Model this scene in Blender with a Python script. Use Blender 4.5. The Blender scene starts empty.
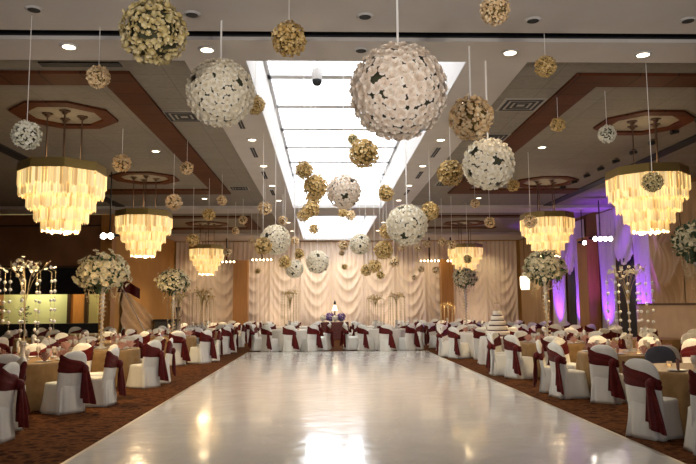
import bpy, math, random
from mathutils import Vector, Matrix
PI = math.pi
random.seed(7)
scn = bpy.context.scene
COL = scn.collection
EYE = Vector((0, 0, 1.65))
H = 3.5                      # ceiling above the eye
ZC = EYE.z + H               # 5.15 m
F, YAW, PITCH, ROLL = 681.4, .0343, .1081, -.0076
FW = Vector((math.sin(YAW)*math.cos(PITCH), math.cos(YAW)*math.cos(PITCH), math.sin(PITCH)))
R0 = Vector((math.cos(YAW), -math.sin(YAW), 0)); U0 = R0.cross(FW)
RR = R0*math.cos(ROLL) + U0*math.sin(ROLL); UU = -R0*math.sin(ROLL) + U0*math.cos(ROLL)

def at(px, py, Y):
    "point of the room at depth Y seen at px, py"
    d = FW*F + RR*(px-348) - UU*(py-232)
    return EYE + d*(Y/d.y)

# ------------------------------------------------------------------ materials
def mat(name, col, rough=.6, metal=0., emit=None, strength=0., spec=.5, **kw):
    m = bpy.data.materials.new(name); m.use_nodes = True
    nt = m.node_tree; b = nt.nodes['Principled BSDF']
    b.inputs['Base Color'].default_value = (*col, 1)
    b.inputs['Roughness'].default_value = rough
    b.inputs['Metallic'].default_value = metal
    b.inputs['Specular IOR Level'].default_value = spec
    if emit:
        b.inputs['Emission Color'].default_value = (*emit, 1)
        b.inputs['Emission Strength'].default_value = strength
    for k, v in kw.items(): b.inputs[k].default_value = v
    return m

def nodes(m): return m.node_tree.nodes, m.node_tree.links, m.node_tree.nodes['Principled BSDF']

def ramp(N, stops):
    r = N.new('ShaderNodeValToRGB')
    e = r.color_ramp.elements
    while len(e) < len(stops): e.new(.5)
    for i, (p, c) in enumerate(stops):
        e[i].position = p; e[i].color = (*c, 1)
    return r

def mottled(name, stops, scale=8, rough=.6, bump=0., detail=3, stretch=(1, 1, 1), island=False, **kw):
    m = mat(name, stops[0][1], rough, **kw); N, L, b = nodes(m)
    r = ramp(N, stops)
    if island:
        g = N.new('ShaderNodeNewGeometry'); L.new(g.outputs['Random Per Island'], r.inputs[0])
    else:
        tc = N.new('ShaderNodeTexCoord'); mp = N.new('ShaderNodeMapping'); mp.inputs['Scale'].default_value = stretch
        n = N.new('ShaderNodeTexNoise'); n.inputs['Scale'].default_value = scale; n.inputs['Detail'].default_value = detail
        L.new(tc.outputs['Object'], mp.inputs[0]); L.new(mp.outputs[0], n.inputs['Vector'])
        L.new(n.outputs['Fac'], r.inputs[0])
        if bump:
            bp = N.new('ShaderNodeBump'); bp.inputs['Strength'].default_value = bump; bp.inputs['Distance'].default_value = .02
            L.new(n.outputs['Fac'], bp.inputs['Height']); L.new(bp.outputs[0], b.inputs['Normal'])
    L.new(r.outputs[0], b.inputs['Base Color'])
    return m

def tiles(name, c1, c2, cm, w, h, mortar=.01, rough=.6, offset=0., bump=0., metal=0., swap=False, **kw):
    m = mat(name, c1, rough, metal, **kw); N, L, b = nodes(m)
    tc = N.new('ShaderNodeTexCoord'); br = N.new('ShaderNodeTexBrick')
    src = tc.outputs['Object']
    if swap:
        mp = N.new('ShaderNodeMapping'); mp.inputs['Rotation'].default_value = (0, 0, PI/2)
        L.new(src, mp.inputs[0]); src = mp.outputs[0]
    L.new(src, br.inputs['Vector'])
    br.offset = offset; br.squash = 1
    br.inputs['Color1'].default_value = (*c1, 1); br.inputs['Color2'].default_value = (*c2, 1); br.inputs['Mortar'].default_value = (*cm, 1)
    br.inputs['Scale'].default_value = 1; br.inputs['Mortar Size'].default_value = mortar
    br.inputs['Brick Width'].default_value = w; br.inputs['Row Height'].default_value = h; br.inputs['Mortar Smooth'].default_value = .1
    n = N.new('ShaderNodeTexNoise'); n.inputs['Scale'].default_value = 14; n.inputs['Detail'].default_value = 4
    L.new(tc.outputs['Object'], n.inputs['Vector'])
    mx = N.new('ShaderNodeMix'); mx.data_type = 'RGBA'; mx.blend_type = 'MULTIPLY'; mx.inputs[0].default_value = .35
    L.new(br.outputs['Color'], mx.inputs[6]); L.new(n.outputs['Fac'], mx.inputs[7]); L.new(mx.outputs[2], b.inputs['Base Color'])
    if bump:
        bp = N.new('ShaderNodeBump'); bp.inputs['Strength'].default_value = bump
        L.new(br.outputs['Fac'], bp.inputs['Height']); bp.invert = True; L.new(bp.outputs[0], b.inputs['Normal'])
    return m

M = {}
M['plaster'] = mottled('painted_plaster', [(0, (.50, .46, .43)), (1, (.58, .54, .50))], 2, .8)
M['well'] = mat('white_well_paint', (.52, .50, .48), .7)
M['ceil_tile'] = tiles('ceiling_tile', (.30, .265, .215), (.275, .24, .195), (.18, .155, .125), 1.22, .61, .006, .85)
M['band_wood'] = tiles('ceiling_wood', (.125, .036, .012), (.095, .027, .008), (.045, .013, .004), 4.0, .62, .014, .65, spec=.15)
M['band_wood_x'] = tiles('ceiling_wood_cross', (.125, .036, .012), (.095, .027, .008), (.045, .013, .004), 4.0, .62, .014, .65, spec=.15, swap=True)
M['diffuser'] = mat('diffuser_paint', (.34, .31, .27), .7)
M['dark'] = mat('dark_slot', (.012, .012, .016), .7)
M['black'] = mat('black_paint', (.010, .011, .014), .6)
M['carpet'] = mottled('patterned_carpet', [(.34, (.026, .007, .002)), (.46, (.085, .029, .008)), (.54, (.125, .046, .013)), (.62, (.035, .009, .003))], 5.5, .95, .25, 6, spec=.05)
M['wall_brown'] = mottled('brown_wall', [(.3, (.20, .085, .03)), (.7, (.25, .11, .04))], 1.5, .7)
M['wall_gold'] = mottled('gold_wall', [(.3, (.52, .27, .07)), (.7, (.60, .33, .10))], 1.2, .6, spec=.2)
M['wall_green'] = mottled('green_wall', [(.3, (.66, .66, .32)), (.7, (.74, .74, .38))], 1.2, .8)
M['orange_door'] = mottled('orange_door_wood', [(.3, (.62, .24, .05)), (.7, (.72, .31, .08))], 3, .4, stretch=(4, 4, .5))
M['pillar'] = mottled('pillar_wood', [(.3, (.40, .17, .035)), (.7, (.50, .23, .055))], 3, .4, stretch=(5, 5, .4))
M['brass'] = mat('aged_brass', (.42, .31, .11), .35, .7)
M['bronze'] = mat('dark_bronze', (.10, .055, .03), .45, .6)
M['white_fab'] = mottled('white_satin_cover', [(.3, (.70, .68, .60)), (.7, (.78, .76, .68))], 7, .6, .7, stretch=(1, 1, .25), spec=.3)
M['grey_fab'] = mottled('dark_grey_jacket', [(.3, (.07, .07, .085)), (.7, (.10, .10, .12))], 6, .8)
M['sash'] = mottled('burgundy_satin', [(.3, (.075, .005, .004)), (.7, (.12, .010, .008))], 9, .5, .4, spec=.2)
M['gold_cloth'] = mottled('champagne_satin_cloth', [(.3, (.24, .135, .048)), (.7, (.33, .20, .08))], 7, .45, .2, spec=.3)
M['pale_cloth'] = mottled('pale_cloth', [(.3, (.66, .60, .50)), (.7, (.74, .68, .58))], 5, .5, .2)
M['drape'] = mottled('ivory_drape', [(.3, (.73, .59, .46)), (.7, (.81, .67, .53))], 2, .5, stretch=(1, 1, .2))
M['drape_tan'] = mottled('tan_drape', [(.3, (.46, .30, .16)), (.7, (.54, .36, .20))], 2, .55, stretch=(1, 1, .2))
M['drape_sheer'] = mottled('pale_sheer_drape', [(.3, (.66, .58, .58)), (.7, (.74, .66, .66))], 2, .5, stretch=(1, 1, .2))
M['rose'] = mottled('ivory_rose_petals', [(0, (.92, .88, .76)), (.6, (.88, .80, .64)), (1, (.74, .64, .44))], island=True, rough=.6)
M['rose_pink'] = mottled('blush_rose_petals', [(0, (.92, .86, .76)), (.5, (.86, .74, .62)), (1, (.76, .62, .48))], island=True, rough=.6)
M['gold_petal'] = mottled('gold_hydrangea_petals', [(0, (.68, .46, .17)), (.5, (.48, .30, .08)), (.8, (.78, .60, .30)), (1, (.28, .16, .04))], island=True, rough=.5)
M['green_petal'] = mottled('green_gold_hydrangea_petals', [(0, (.60, .49, .22)), (.4, (.42, .31, .11)), (.8, (.74, .62, .36)), (1, (.24, .20, .06))], island=True, rough=.55)
M['cream_petal'] = mottled('peach_gold_petals', [(0, (.78, .58, .32)), (.5, (.68, .45, .22)), (.85, (.84, .70, .46)), (1, (.42, .24, .09))], island=True, rough=.5)
M['white_petal'] = mottled('white_blossom_petals', [(0, (.84, .80, .68)), (.6, (.72, .68, .50)), (.85, (.86, .83, .74)), (1, (.40, .40, .20))], island=True, rough=.6)
M['floral'] = mottled('warm_tinted_blossom_petals', [(0, (.80, .70, .46)), (.6, (.62, .53, .30)), (.85, (.84, .77, .60)), (1, (.30, .28, .12))], island=True, rough=.6)  # white petals tinted yellow, warm chandelier light put into the colour
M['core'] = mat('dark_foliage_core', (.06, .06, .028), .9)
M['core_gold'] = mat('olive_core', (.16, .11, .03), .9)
M['string'] = mat('white_cord', (.85, .82, .78), .7)
M['glass'] = mat('crystal_glass', (.95, .90, .80), .06, 0, **{'Transmission Weight': .55, 'IOR': 1.45})
M['bead'] = mat('gold_bead_crystal', (.80, .62, .34), .18, .35)
M['white_bead'] = mat('white_orb', (.86, .84, .80), .35)
M['plate'] = mat('white_china', (.80, .78, .74), .2)
M['napkin'] = mottled('folded_napkin', [(.3, (.36, .17, .13)), (.7, (.50, .28, .22))], 6, .7)
M['chrome'] = mat('silver_metal', (.7, .68, .66), .2, .9)
M['flame'] = mat('candle_glow', (1, .7, .35), .5, emit=(1, .62, .25), strength=14)
M['bulb'] = mat('lit_bulb', (1, .9, .7), .5, emit=(1, .80, .48), strength=6)
M['spot_lens'] = mat('lit_spot_lens', (1, 1, 1), .5, emit=(1, .93, .80), strength=22)
M['downlight'] = mat('lit_downlight', (1, .9, .75), .5, emit=(1, .84, .62), strength=5)
M['sconce'] = mat('lit_frosted_glass', (1, .95, .8), .5, emit=(1, .84, .52), strength=2.2)
M['shade'] = mottled('capiz_glass', [(0, (.90, .72, .42)), (.5, (.95, .82, .55)), (1, (.84, .62, .32))], island=True, rough=.35)
N, L, b = nodes(M['shade'])
g = N.new('ShaderNodeNewGeometry')
er = ramp(N, [(0, (.46, .27, .07)), (.5, (1.0, .78, .36)), (1, (.34, .19, .045))])
L.new(g.outputs['Random Per Island'], er.inputs[0]); L.new(er.outputs[0], b.inputs['Emission Color']); b.inputs['Emission Strength'].default_value = .62
M['lamp_core'] = mat('lit_lamp_tubes', (1, .85, .6), .5, emit=(1, .72, .36), strength=7)
M['pane'] = mat('frosted_skylight', (.9, .92, .95), .4, emit=(.93, .96, 1.0), strength=3.2)
M['bar_white'] = mat('grey_mullion', (.60, .61, .64), .6)
M['cake'] = mat('ivory_icing', (.80, .70, .56), .5)
M['ribbon'] = mat('dark_ribbon', (.06, .012, .02), .5)
M['purple_fl'] = mottled('purple_flowers', [(0, (.13, .07, .26)), (.6, (.22, .13, .36)), (1, (.07, .03, .15))], island=True, rough=.6)
M['head_skirt'] = mottled('brown_pleated_skirt', [(.3, (.10, .022, .018)), (.7, (.15, .038, .026))], 9, .6)
M['partition'] = mottled('tan_partition', [(.3, (.42, .30, .20)), (.7, (.50, .36, .25))], 2, .6)
M['green_leaf'] = mottled('dark_leaves', [(0, (.03, .06, .02)), (1, (.07, .11, .04))], island=True, rough=.6)
# polished dance floor
m = mottled('polished_white_floor', [(.3, (.72, .69, .62)), (.7, (.80, .77, .70))], 1.3, .15, spec=.7)
N, L, b = nodes(m); M['dance'] = m
tc = N.new('ShaderNodeTexCoord'); n1 = N.new('ShaderNodeTexNoise'); n1.inputs['Scale'].default_value = 3.2; n1.inputs['Detail'].default_value = 2
mp = N.new('ShaderNodeMapping'); mp.inputs['Scale'].default_value = (1, 1, 1); L.new(tc.outputs['Object'], mp.inputs[0]); L.new(mp.outputs[0], n1.inputs['Vector'])
br = N.new('ShaderNodeTexBrick'); br.offset = 0; br.inputs['Scale'].default_value = 1; br.inputs['Brick Width'].default_value = .915; br.inputs['Row Height'].default_value = .915
br.inputs['Mortar Size'].default_value = .004; L.new(tc.outputs['Object'], br.inputs['Vector'])
bp = N.new('ShaderNodeBump'); bp.inputs['Strength'].default_value = .16; bp.inputs['Distance'].default_value = .05
L.new(n1.outputs['Fac'], bp.inputs['Height'])
bp2 = N.new('ShaderNodeBump'); bp2.invert = True; bp2.inputs['Strength'].default_value = .25; bp2.inputs['Distance'].default_value = .01
L.new(br.outputs['Fac'], bp2.inputs['Height']); L.new(bp.outputs[0], bp2.inputs['Normal']); L.new(bp2.outputs[0], b.inputs['Normal'])
b.inputs['Coat Weight'].default_value = .35; b.inputs['Coat Roughness'].default_value = .06

# ------------------------------------------------------------------ mesh helpers
class MB:
    def __init__(s): s.v = []; s.f = []
    def add(s, vs, fs):
        k = len(s.v); s.v += [tuple(p) for p in vs]; s.f += [tuple(i+k for i in f) for f in fs]
    def box(s, a, b, rz=0, c=None):
        x0, y0, z0 = a; x1, y1, z1 = b
        vs = [(x0, y0, z0), (x1, y0, z0), (x1, y1, z0), (x0, y1, z0), (x0, y0, z1), (x1, y0, z1), (x1, y1, z1), (x0, y1, z1)]
        s.add(vs, [(3, 2, 1, 0), (4, 5, 6, 7), (0, 1, 5, 4), (1, 2, 6, 5), (2, 3, 7, 6), (3, 0, 4, 7)])
    def lathe(s, prof, n=16, c=(0, 0, 0), cap=True, rot=0, fold=None):
        vs = []
        for j, (r, z) in enumerate(prof):
            for i in range(n):
                a = rot+2*PI*i/n; rr = r if fold is None else r+fold(a, j/(len(prof)-1))
                vs.append((c[0]+rr*math.cos(a), c[1]+rr*math.sin(a), c[2]+z))
        fs = [(j*n+i, j*n+(i+1) % n, (j+1)*n+(i+1) % n, (j+1)*n+i) for j in range(len(prof)-1) for i in range(n)]
        if cap:
            fs.append(tuple(range(n))[::-1]); k = (len(prof)-1)*n; fs.append(tuple(range(k, k+n)))
        s.add(vs, fs)
    def tube(s, pts, r, n=6, r1=None):
        pts = [Vector(p) for p in pts]; vs = []; m_ = len(pts)
        for j, p in enumerate(pts):
            d = (pts[min(j+1, m_-1)]-pts[max(j-1, 0)]).normalized()
            a = d.cross(Vector((0, 0, 1)) if abs(d.z) < .9 else Vector((1, 0, 0))).normalized(); b_ = d.cross(a)
            rr = r if r1 is None else r+(r1-r)*j/(m_-1)
            for i in range(n):
                t = 2*PI*i/n; vs.append(p+a*rr*math.cos(t)+b_*rr*math.sin(t))
        fs = [(j*n+i, j*n+(i+1) % n, (j+1)*n+(i+1) % n, (j+1)*n+i) for j in range(m_-1) for i in range(n)]
        fs += [tuple(range(n))[::-1], tuple(range((m_-1)*n, m_*n))]
        s.add(vs, fs)
    def ball(s, c, r, n=8, m_=5, sz=1):
        s.lathe([(max(r*math.sin(PI*j/m_), r*.02), -r*sz*math.cos(PI*j/m_)) for j in range(m_+1)], n, c)
    def mesh(s, name, m, smooth=False):
        me = bpy.data.meshes.new(name); me.from_pydata(s.v, [], s.f); me.materials.append(m)
        if smooth: me.polygons.foreach_set('use_smooth', [True]*len(me.polygons))
        me.update(); return me
    def build(s, name, m, parent=None, smooth=False, loc=None):
        return link(name, s.mesh(name, m, smooth), parent, loc)

def link(name, data, parent=None, loc=None, rz=0):
    o = bpy.data.objects.new(name, data); COL.objects.link(o)
    if parent: o.parent = parent
    if loc is not None: o.location = loc
    if rz: o.rotation_euler.z = rz
    return o

def tag(o, label, cat, group=None, kind=None):
    o['label'] = label; o['category'] = cat
    if group: o['group'] = group
    if kind: o['kind'] = kind
    return o

def root(name, label, cat, loc, rz=0, group=None):
    o = link(name, None, None, loc, rz); o.empty_display_size = .1
    return tag(o, label, cat, group)

def struct(name, a, b, m, parent=None):
    q = MB(); q.box(a, b); o = q.build(name, m, parent)
    if not parent: o['kind'] = 'structure'
    return o

def copy_tree(o, parent=None, loc=None, rz=None, label=None, group=None):
    c = o.copy(); COL.objects.link(c)
    if parent: c.parent = parent
    if loc is not None: c.location = loc
    if rz is not None: c.rotation_euler = (0, 0, rz)
    if label: c['label'] = label
    if group: c['group'] = group
    for ch in kids.get(o.name, ()): copy_tree(ch, c)
    return c
kids = {}
def remember(o):
    kids[o.name] = list(o.children)
    for ch in o.children: remember(ch)

# ------------------------------------------------------------------ room shell
XC = .47
XL, XR = -13.2, 10.6            # outermost walls
YB, YF = 36.6, -5.0
SIDE = -8.0                     # left side wall beyond the bar
struct('floor', (XL, YF, -.1), (XR, YB, 0), M['carpet'])
dfl = struct('floor_dance', (-2.74, 1.2, 0), (3.63, 24.85, .025), M['dance'])
q = MB()
for a, b in (((-2.79, 1.15, 0), (-2.74, 24.9, .022)), ((3.63, 1.15, 0), (3.68, 24.9, .022)), ((-2.78, 24.85, 0), (3.63, 24.9, .022)), ((-2.78, 1.15, 0), (3.63, 1.2, .022))): q.box(a, b)
o = q.build('trim_dance_floor_edge', mat('edge_strip', (.42, .36, .28), .4, .5)); o['kind'] = 'structure'
T = .10                          # coffers sit this far above the soffits
SKX0, SKX1 = -1.13, 2.07
CL, CR = -1.99, 2.95             # coffer inner edges
GL, GR = -7.1, 7.95              # dark grooves
q = MB()                         # soffit ceiling: near field, strips either side of the skylight, cross beam, far end, sides
Zt = ZC+.35
def slab(x0, x1, y0, y1, z0=ZC, qq=None): (qq or q).box((x0, y0, z0), (x1, y1, Zt))
slab(XL, XR, YF, 8.42)
slab(XL, XR, 8.72, 9.48)
for y0, y1 in ((9.48, 24.2), (26.4, YB)):
    slab(CL, SKX0, y0, y1); slab(SKX1, CR, y0, y1)
slab(CL, CR, 24.2, 26.4)
slab(XL, CL, 24.3, 25.6); slab(CR, XR, 24.3, 25.6)
slab(XL, CL, 33.6, YB); slab(CR, XR, 33.6, YB)
slab(SKX0, SKX1, 36.1, YB)
o = q.build('ceiling', M['plaster']); o['kind'] = 'structure'
q = MB()
for x0, x1 in ((XL, CL), (CR, XR)):
    for y0, y1 in ((9.48, 24.3), (25.6, 33.6)):
        q.box((x0, y0, ZC+T), (x1, y1, Zt-.01))
o = q.build('ceiling_coffer_tiles', M['ceil_tile']); o['kind'] = 'structure'
q = MB(); q.box((XL, 8.42, ZC+.22), (XR, 8.72, Zt-.002)); q.box((XL, 8.705, ZC+.05), (XR, 8.722, ZC+.22)); q.box((XL, 8.418, ZC+.03), (XR, 8.43, ZC+.22))
o = q.build('ceiling_slot', M['dark']); o['kind'] = 'structure'
struct('ceiling_roof', (XL, YF, Zt+.001), (SKX0-.25, YB, Zt+.1), M['dark'])
struct('ceiling_roof_east', (SKX1+.25, YF, Zt), (XR, YB, Zt+.1), M['dark'])
# wood frames in the coffers
def band(x0, x1, y0, y1, n, cross=False):
    q = MB(); q.box((x0, y0, ZC+T-.05), (x1, y1, ZC+T)); o = q.build(n, M['band_wood_x' if cross else 'band_wood']); o['kind'] = 'structure'
n = 1
for (xi0, xi1, xo, sgn) in ((-3.5, -2.98, GL+.02, -1), (3.95, 4.47, GR-.02, 1)):
    for (ya, yb, yc, yd) in ((10.2, 10.75, 20.75, 21.5), (27.0, 27.5, 31.0, 31.6)):
        band(xi0, xi1, ya, yd, 'trim_%d' % n); n += 1
        x0, x1 = (xo, xi0) if sgn < 0 else (xi1, xo)
        band(x0, x1, ya, yb, 'trim_%d' % n, True); n += 1
        band(x0, x1, yc, yd, 'trim_%d' % n, True); n += 1
# long dark grooves next to the outer edges, thin dark slot at the near coffer edge, shadow gap before the beam
q = MB()
q.box((GL-.32, 9.5, ZC+T-.03), (GL, 24.28, ZC+T)); q.box((GR, 9.5, ZC+T-.03), (GR+.32, 24.28, ZC+T))
q.box((-4.2, 9.82, ZC+T-.02), (-3.02, 9.99, ZC+T))
q.box((CL-6, 25.62, ZC+.02), (CL, 25.7, ZC+T)); q.box((CR, 25.62, ZC+.02), (CR+6, 25.7, ZC+T))
o = q.build('ceiling_grooves', M['dark']); o['kind'] = 'structure'
# skylights: white wells with frosted panes
ZG = EYE.z+4.5
for i, (y0, y1, n0) in enumerate(((9.48, 24.2, 11.0), (26.4, 36.1, 28.0))):
    q = MB()
    q.box((SKX0-.24, y0-.24, ZC+.36), (SKX0+.015, y1+.24, ZG+.3)); q.box((SKX1-.015, y0-.24, ZC+.36), (SKX1+.24, y1+.24, ZG+.3))
    q.box((SKX0+.001, y0, ZC+.004), (SKX0+.015, y1, ZC+.36)); q.box((SKX1-.015, y0, ZC+.004), (SKX1-.001, y1, ZC+.36))
    q.box((SKX0+.015, y0-.24, ZC+.36), (SKX1-.015, y0+.015, ZG+.3)); q.box((SKX0+.015, y1-.015, ZC+.004), (SKX1-.015, y1-.001, ZG+.3))
    o = q.build('ceiling_well_%d' % (i+1), M['well']); o['kind'] = 'structure'
    w = MB(); w.box((SKX0, y0, ZG+.04), (SKX1, y1, ZG+.08))
    w.box((SKX0+.1, y1-.03, ZC+.12), (SKX1-.1, y1-.018, ZG-.05))
    o = w.build('window_%d' % (i+1), M['pane']); o['kind'] = 'structure'
    f = MB(); y = n0
    while y < y1-.2:
        f.box((SKX0, y-.11, ZG-.03), (SKX1, y+.11, ZG+.04)); y += 2.0
    for x in (SKX0+.04, SKX1-.04): f.box((x-.04, y0, ZG-.03), (x+.04, y1, ZG+.04))
    f.build('window_mullions', M['bar_white'], o)
# walls
struct('wall_back', (SIDE-.2, YB, 0), (XR+.2, YB+.2, Zt), M['wall_gold'])
struct('wall_right', (XR, YF, 0), (XR+.2, YB, Zt), M['wall_brown'])
struct('wall_front', (XL, YF-.2, 0), (XR, YF, Zt), M['wall_brown'])
struct('wall_left', (XL-.2, YF, 0), (XL, 30.0, Zt), M['wall_brown'])
struct('wall_left_side', (SIDE-.2, 26.3, 0), (SIDE, YB, Zt), M['wall_gold'])
struct('wall_left_bulkhead', (XL, 26.0, 3.22), (SIDE, 26.3, ZC+.02), M['wall_brown'])
struct('wall_left_header', (XL, 26.05, 2.17), (SIDE-.35, 26.25, 3.22), M['black'])
struct('wall_left_bar_rear', (XL, 28.6, 0), (SIDE-.2, 28.8, Zt), M['wall_green'])
struct('wall_left_counter', (XL, 25.9, 0), (SIDE-.35, 26.3, 1.08), M['black'])
struct('trim_left_ledge', (XL, 25.98, 3.16), (SIDE-.35, 26.04, 3.24), M['bronze'])
struct('trim_left_cornice', (XL, 25.95, 4.72), (SIDE-.35, 26.0, 4.78), M['bronze'])
q = MB(); q.box((-10.42, 28.5, 0), (-9.86, 28.58, 2.35)); o = q.build('door_1', M['orange_door']); o['kind'] = 'structure'
q = MB(); q.box((-10.56, 28.44, 0), (-10.42, 28.58, 2.4)); q.box((-9.86, 28.44, 0), (-9.72, 28.58, 2.4)); q.box((-10.56, 28.44, 2.35), (-9.72, 28.58, 2.48)); q.build('door_frame', M['bronze'], o)
q = MB(); q.ball((-9.95, 28.46, 1.05), .035); q.build('door_handle', M['brass'], o)
struct('pillar_left_corner', (SIDE-.4, 25.75, 0), (SIDE+.02, 26.3, ZC), M['pillar'])
for nm, x0, x1 in (('pillar_back_left', -4.75, -4.0), ('pillar_back_right', 6.08, 6.72)):
    struct(nm, (x0, 35.5, 0), (x1, 36.1, 4.05), M['pillar'])
struct('pillar_right', (10.1, 25.9, 0), (10.55, 26.9, 4.25), M['pillar'])
struct('baseboard_right', (XR-.04, YF, 0), (XR, YB, .14), M['bronze'])

# ------------------------------------------------------------------ drapes
def swag_mesh(name, W, HH, m, seed, k=5, plain=.22, tail=.12):
    r = random.Random(seed); q = MB(); nx, nz = 44, 60; vs = []
    ph = r.random()*6; sag = r.uniform(.34, .42)
    for j in range(nz+1):
        v = j/nz                                     # 0 bottom .. 1 top
        for i in range(nx+1):
            u = i/nx; c = 1-(2*u-1)**2
            pl = .028*math.sin(u*2*PI*7+ph+.6*math.sin(v*3))+.015*math.sin(u*2*PI*13+ph*2)
            sw = (.75/k)*(1-abs(math.sin(PI*k*(v+sag*c*.6)+ph)))**1.3*c**.6
            wgt = max(0, min(1, (1-plain-v)/.12+.2))*max(.25, min(1, (v-tail)/.1))
            edge = .07*math.exp(-((min(u, 1-u))/.07)**2)
            vs.append(((u-.5)*W, -(sw*wgt+pl*(1.15-wgt*.7)+edge+.06), v*HH))
    fs = [(j*(nx+1)+i, j*(nx+1)+i+1, (j+1)*(nx+1)+i+1, (j+1)*(nx+1)+i) for j in range(nz) for i in range(nx)]
    q.add(vs, fs); q.box((-W/2, -.015, 0), (W/2, -.005, HH))
    return q.mesh(name, m, True)
def pleat_mesh(name, W, HH, m, seed, n=8, amp=.06, tie=None):
    r = random.Random(seed); q = MB(); nx, nz = n*8, 24; vs = []
    ph = r.random()*6
    for j in range(nz+1):
        v = j/nz
        for i in range(nx+1):
            u = i/nx; x = (u-.5)*W
            if tie: x = x*(1-tie*math.exp(-((v-.42)/.28)**2))
            d = amp*(.6+.5*math.sin(u*2*PI*n+ph+.8*math.sin(v*4+u*6)))+.02*math.sin(u*2*PI*n*2.3+v*2)
            vs.append((x, -d-.02, v*HH))
    fs = [(j*(nx+1)+i, j*(nx+1)+i+1, (j+1)*(nx+1)+i+1, (j+1)*(nx+1)+i) for j in range(nz) for i in range(nx)]
    q.add(vs, fs); return q.mesh(name, m, True)
SW = [swag_mesh('swagged_drape', 1.66, 5.05, M['drape'], s, 8) for s in (3, 8, 14)]
NP = 11; W_ = (10.35-(-7.9))/NP
desc = ['leftmost, in the corner beside the gold side wall', 'behind the left back chandelier', 'just left of the left back wooden pillar', 'just right of the left back wooden pillar',
        'under the left edge of the far skylight', 'left of the purple flowers of the head table', 'directly behind the head table', 'right of the head table',
        'just left of the right back wooden pillar', 'behind the right back chandelier', 'rightmost, beside the corner wall lamp']
for i in range(NP):
    o = link('swagged_drape', SW[i % 3], None, (-7.9+W_*(i+.5), YB-.02, .04))
    o.scale.x = W_/1.66
    tag(o, 'ivory swagged back wall drape, '+desc[i], 'drape', 'swagged drapes along the back wall')
# right wall: drapes from far to near (facing -X)
def wall_drape(me, y, label, w=1):
    o = link('wall_drape', me, None, (XR-.03, y, .04), -PI/2); o.scale.x = w
    return tag(o, label, 'drape', 'drapes along the right wall')
PT = pleat_mesh('wall_drape', 2.0, 5.05, M['drape_tan'], 5)
PS = pleat_mesh('wall_drape', 2.0, 5.05, M['drape_sheer'], 9, tie=.12)
SWT = swag_mesh('wall_drape', 2.0, 5.05, M['drape_tan'], 4, 4)
wall_drape(PT, 35.2, 'tan pleated drape on the right wall at the far corner', 1.1)
wall_drape(PT, 32.9, 'tan pleated drape on the right wall behind the farthest violet column', 1.1)
wall_drape(PS, 30.4, 'violet uplit sheer drape, farthest down the right wall', .95)
wall_drape(PS, 27.75, 'violet uplit sheer drape just beyond the wooden pillar', .62)
wall_drape(PS, 25.0, 'violet uplit sheer drape just this side of the wooden pillar', .75)
wall_drape(PS, 22.2, 'brightest violet uplit sheer drape, nearest on the right wall', .62)
wall_drape(SWT, 20.5, 'tan swagged drape next to the brightest violet drape', 1.0)
wall_drape(SWT, 18.4, 'tan swagged drape above the low partition at the right edge', 1.05)
for k, y in enumerate((16.2, 14.0)): wall_drape(SWT, y, 'tan swagged drape on the right wall nearer than the low partition', 1.1)
struct('black_opening_1', (XR-.06, 28.45, .02), (XR, 29.3, 3.1), M['black'])  # flat black sheet standing in for the shade inside a wall opening
struct('black_opening_2', (XR-.06, 22.85, .02), (XR, 24.2, 3.25), M['black'])  # black stand-in for the dark of the nearer opening
# cloth valances over the dark openings
def valance(y0, y1, z0, z1, label):
    q = MB(); nx, nz = 24, 10; vs = []
    for j in range(nz+1):
        for i in range(nx+1):
            u = i/nx; v = j/nz; zb = z0+(z1-z0)*.0+ (1-(2*u-1)**2)*.35*(1-v)*-1+.35*(1-v)
            vs.append((XR-.1-.04*math.sin(9*v+6*u)-.02*math.sin(30*u), y0+(y1-y0)*u, zb+(ZC-zb)*v-.04*v))
    q.add(vs, [(j*(nx+1)+i, j*(nx+1)+i+1, (j+1)*(nx+1)+i+1, (j+1)*(nx+1)+i) for j in range(nz) for i in range(nx)])
    tag(q.build('drape_valance', M['drape_sheer'], smooth=True), label, 'drape', 'valances over the dark openings')
valance(28.3, 29.5, 2.9, 5, 'mauve cloth valance hanging over the farther dark opening in the right wall')
valance(22.8, 24.3, 3.0, 5, 'mauve cloth valance hanging over the dark opening behind the right willow tree')
# left side-wall drape swoop
q = MB(); vs = []; nx, nz = 30, 16
for j in range(nz+1):
    for i in range(nx+1):
        u, v = i/nx, j/nz
        ztop = 2.6-1.35*u**.8; zb = .1
        vs.append((SIDE+.08+.05*math.sin(2*PI*4*(v+.5*u)), 27.0+u*5.0, zb+(ztop-zb)*v))
q.add(vs, [(j*(nx+1)+i, j*(nx+1)+i+1, (j+1)*(nx+1)+i+1, (j+1)*(nx+1)+i) for j in range(nz) for i in range(nx)])
tag(q.build('wall_drape', M['drape_tan'], smooth=True), 'tan cloth sweeping down along the gold left side wall', 'drape')
# low tan partition on the right
t = root('low_partition', 'low tan fabric-covered partition in front of the right wall drapes', 'partition', (10.05, 19.4, 0))
q = MB(); q.box((-.06, -2.3, 0), (.06, 2.3, 1.6)); q.build('panel', M['partition'], t)
q = MB(); q.box((-.09, -2.32, 1.6), (.09, 2.32, 1.66)); q.build('top_rail', M['bronze'], t)

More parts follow.
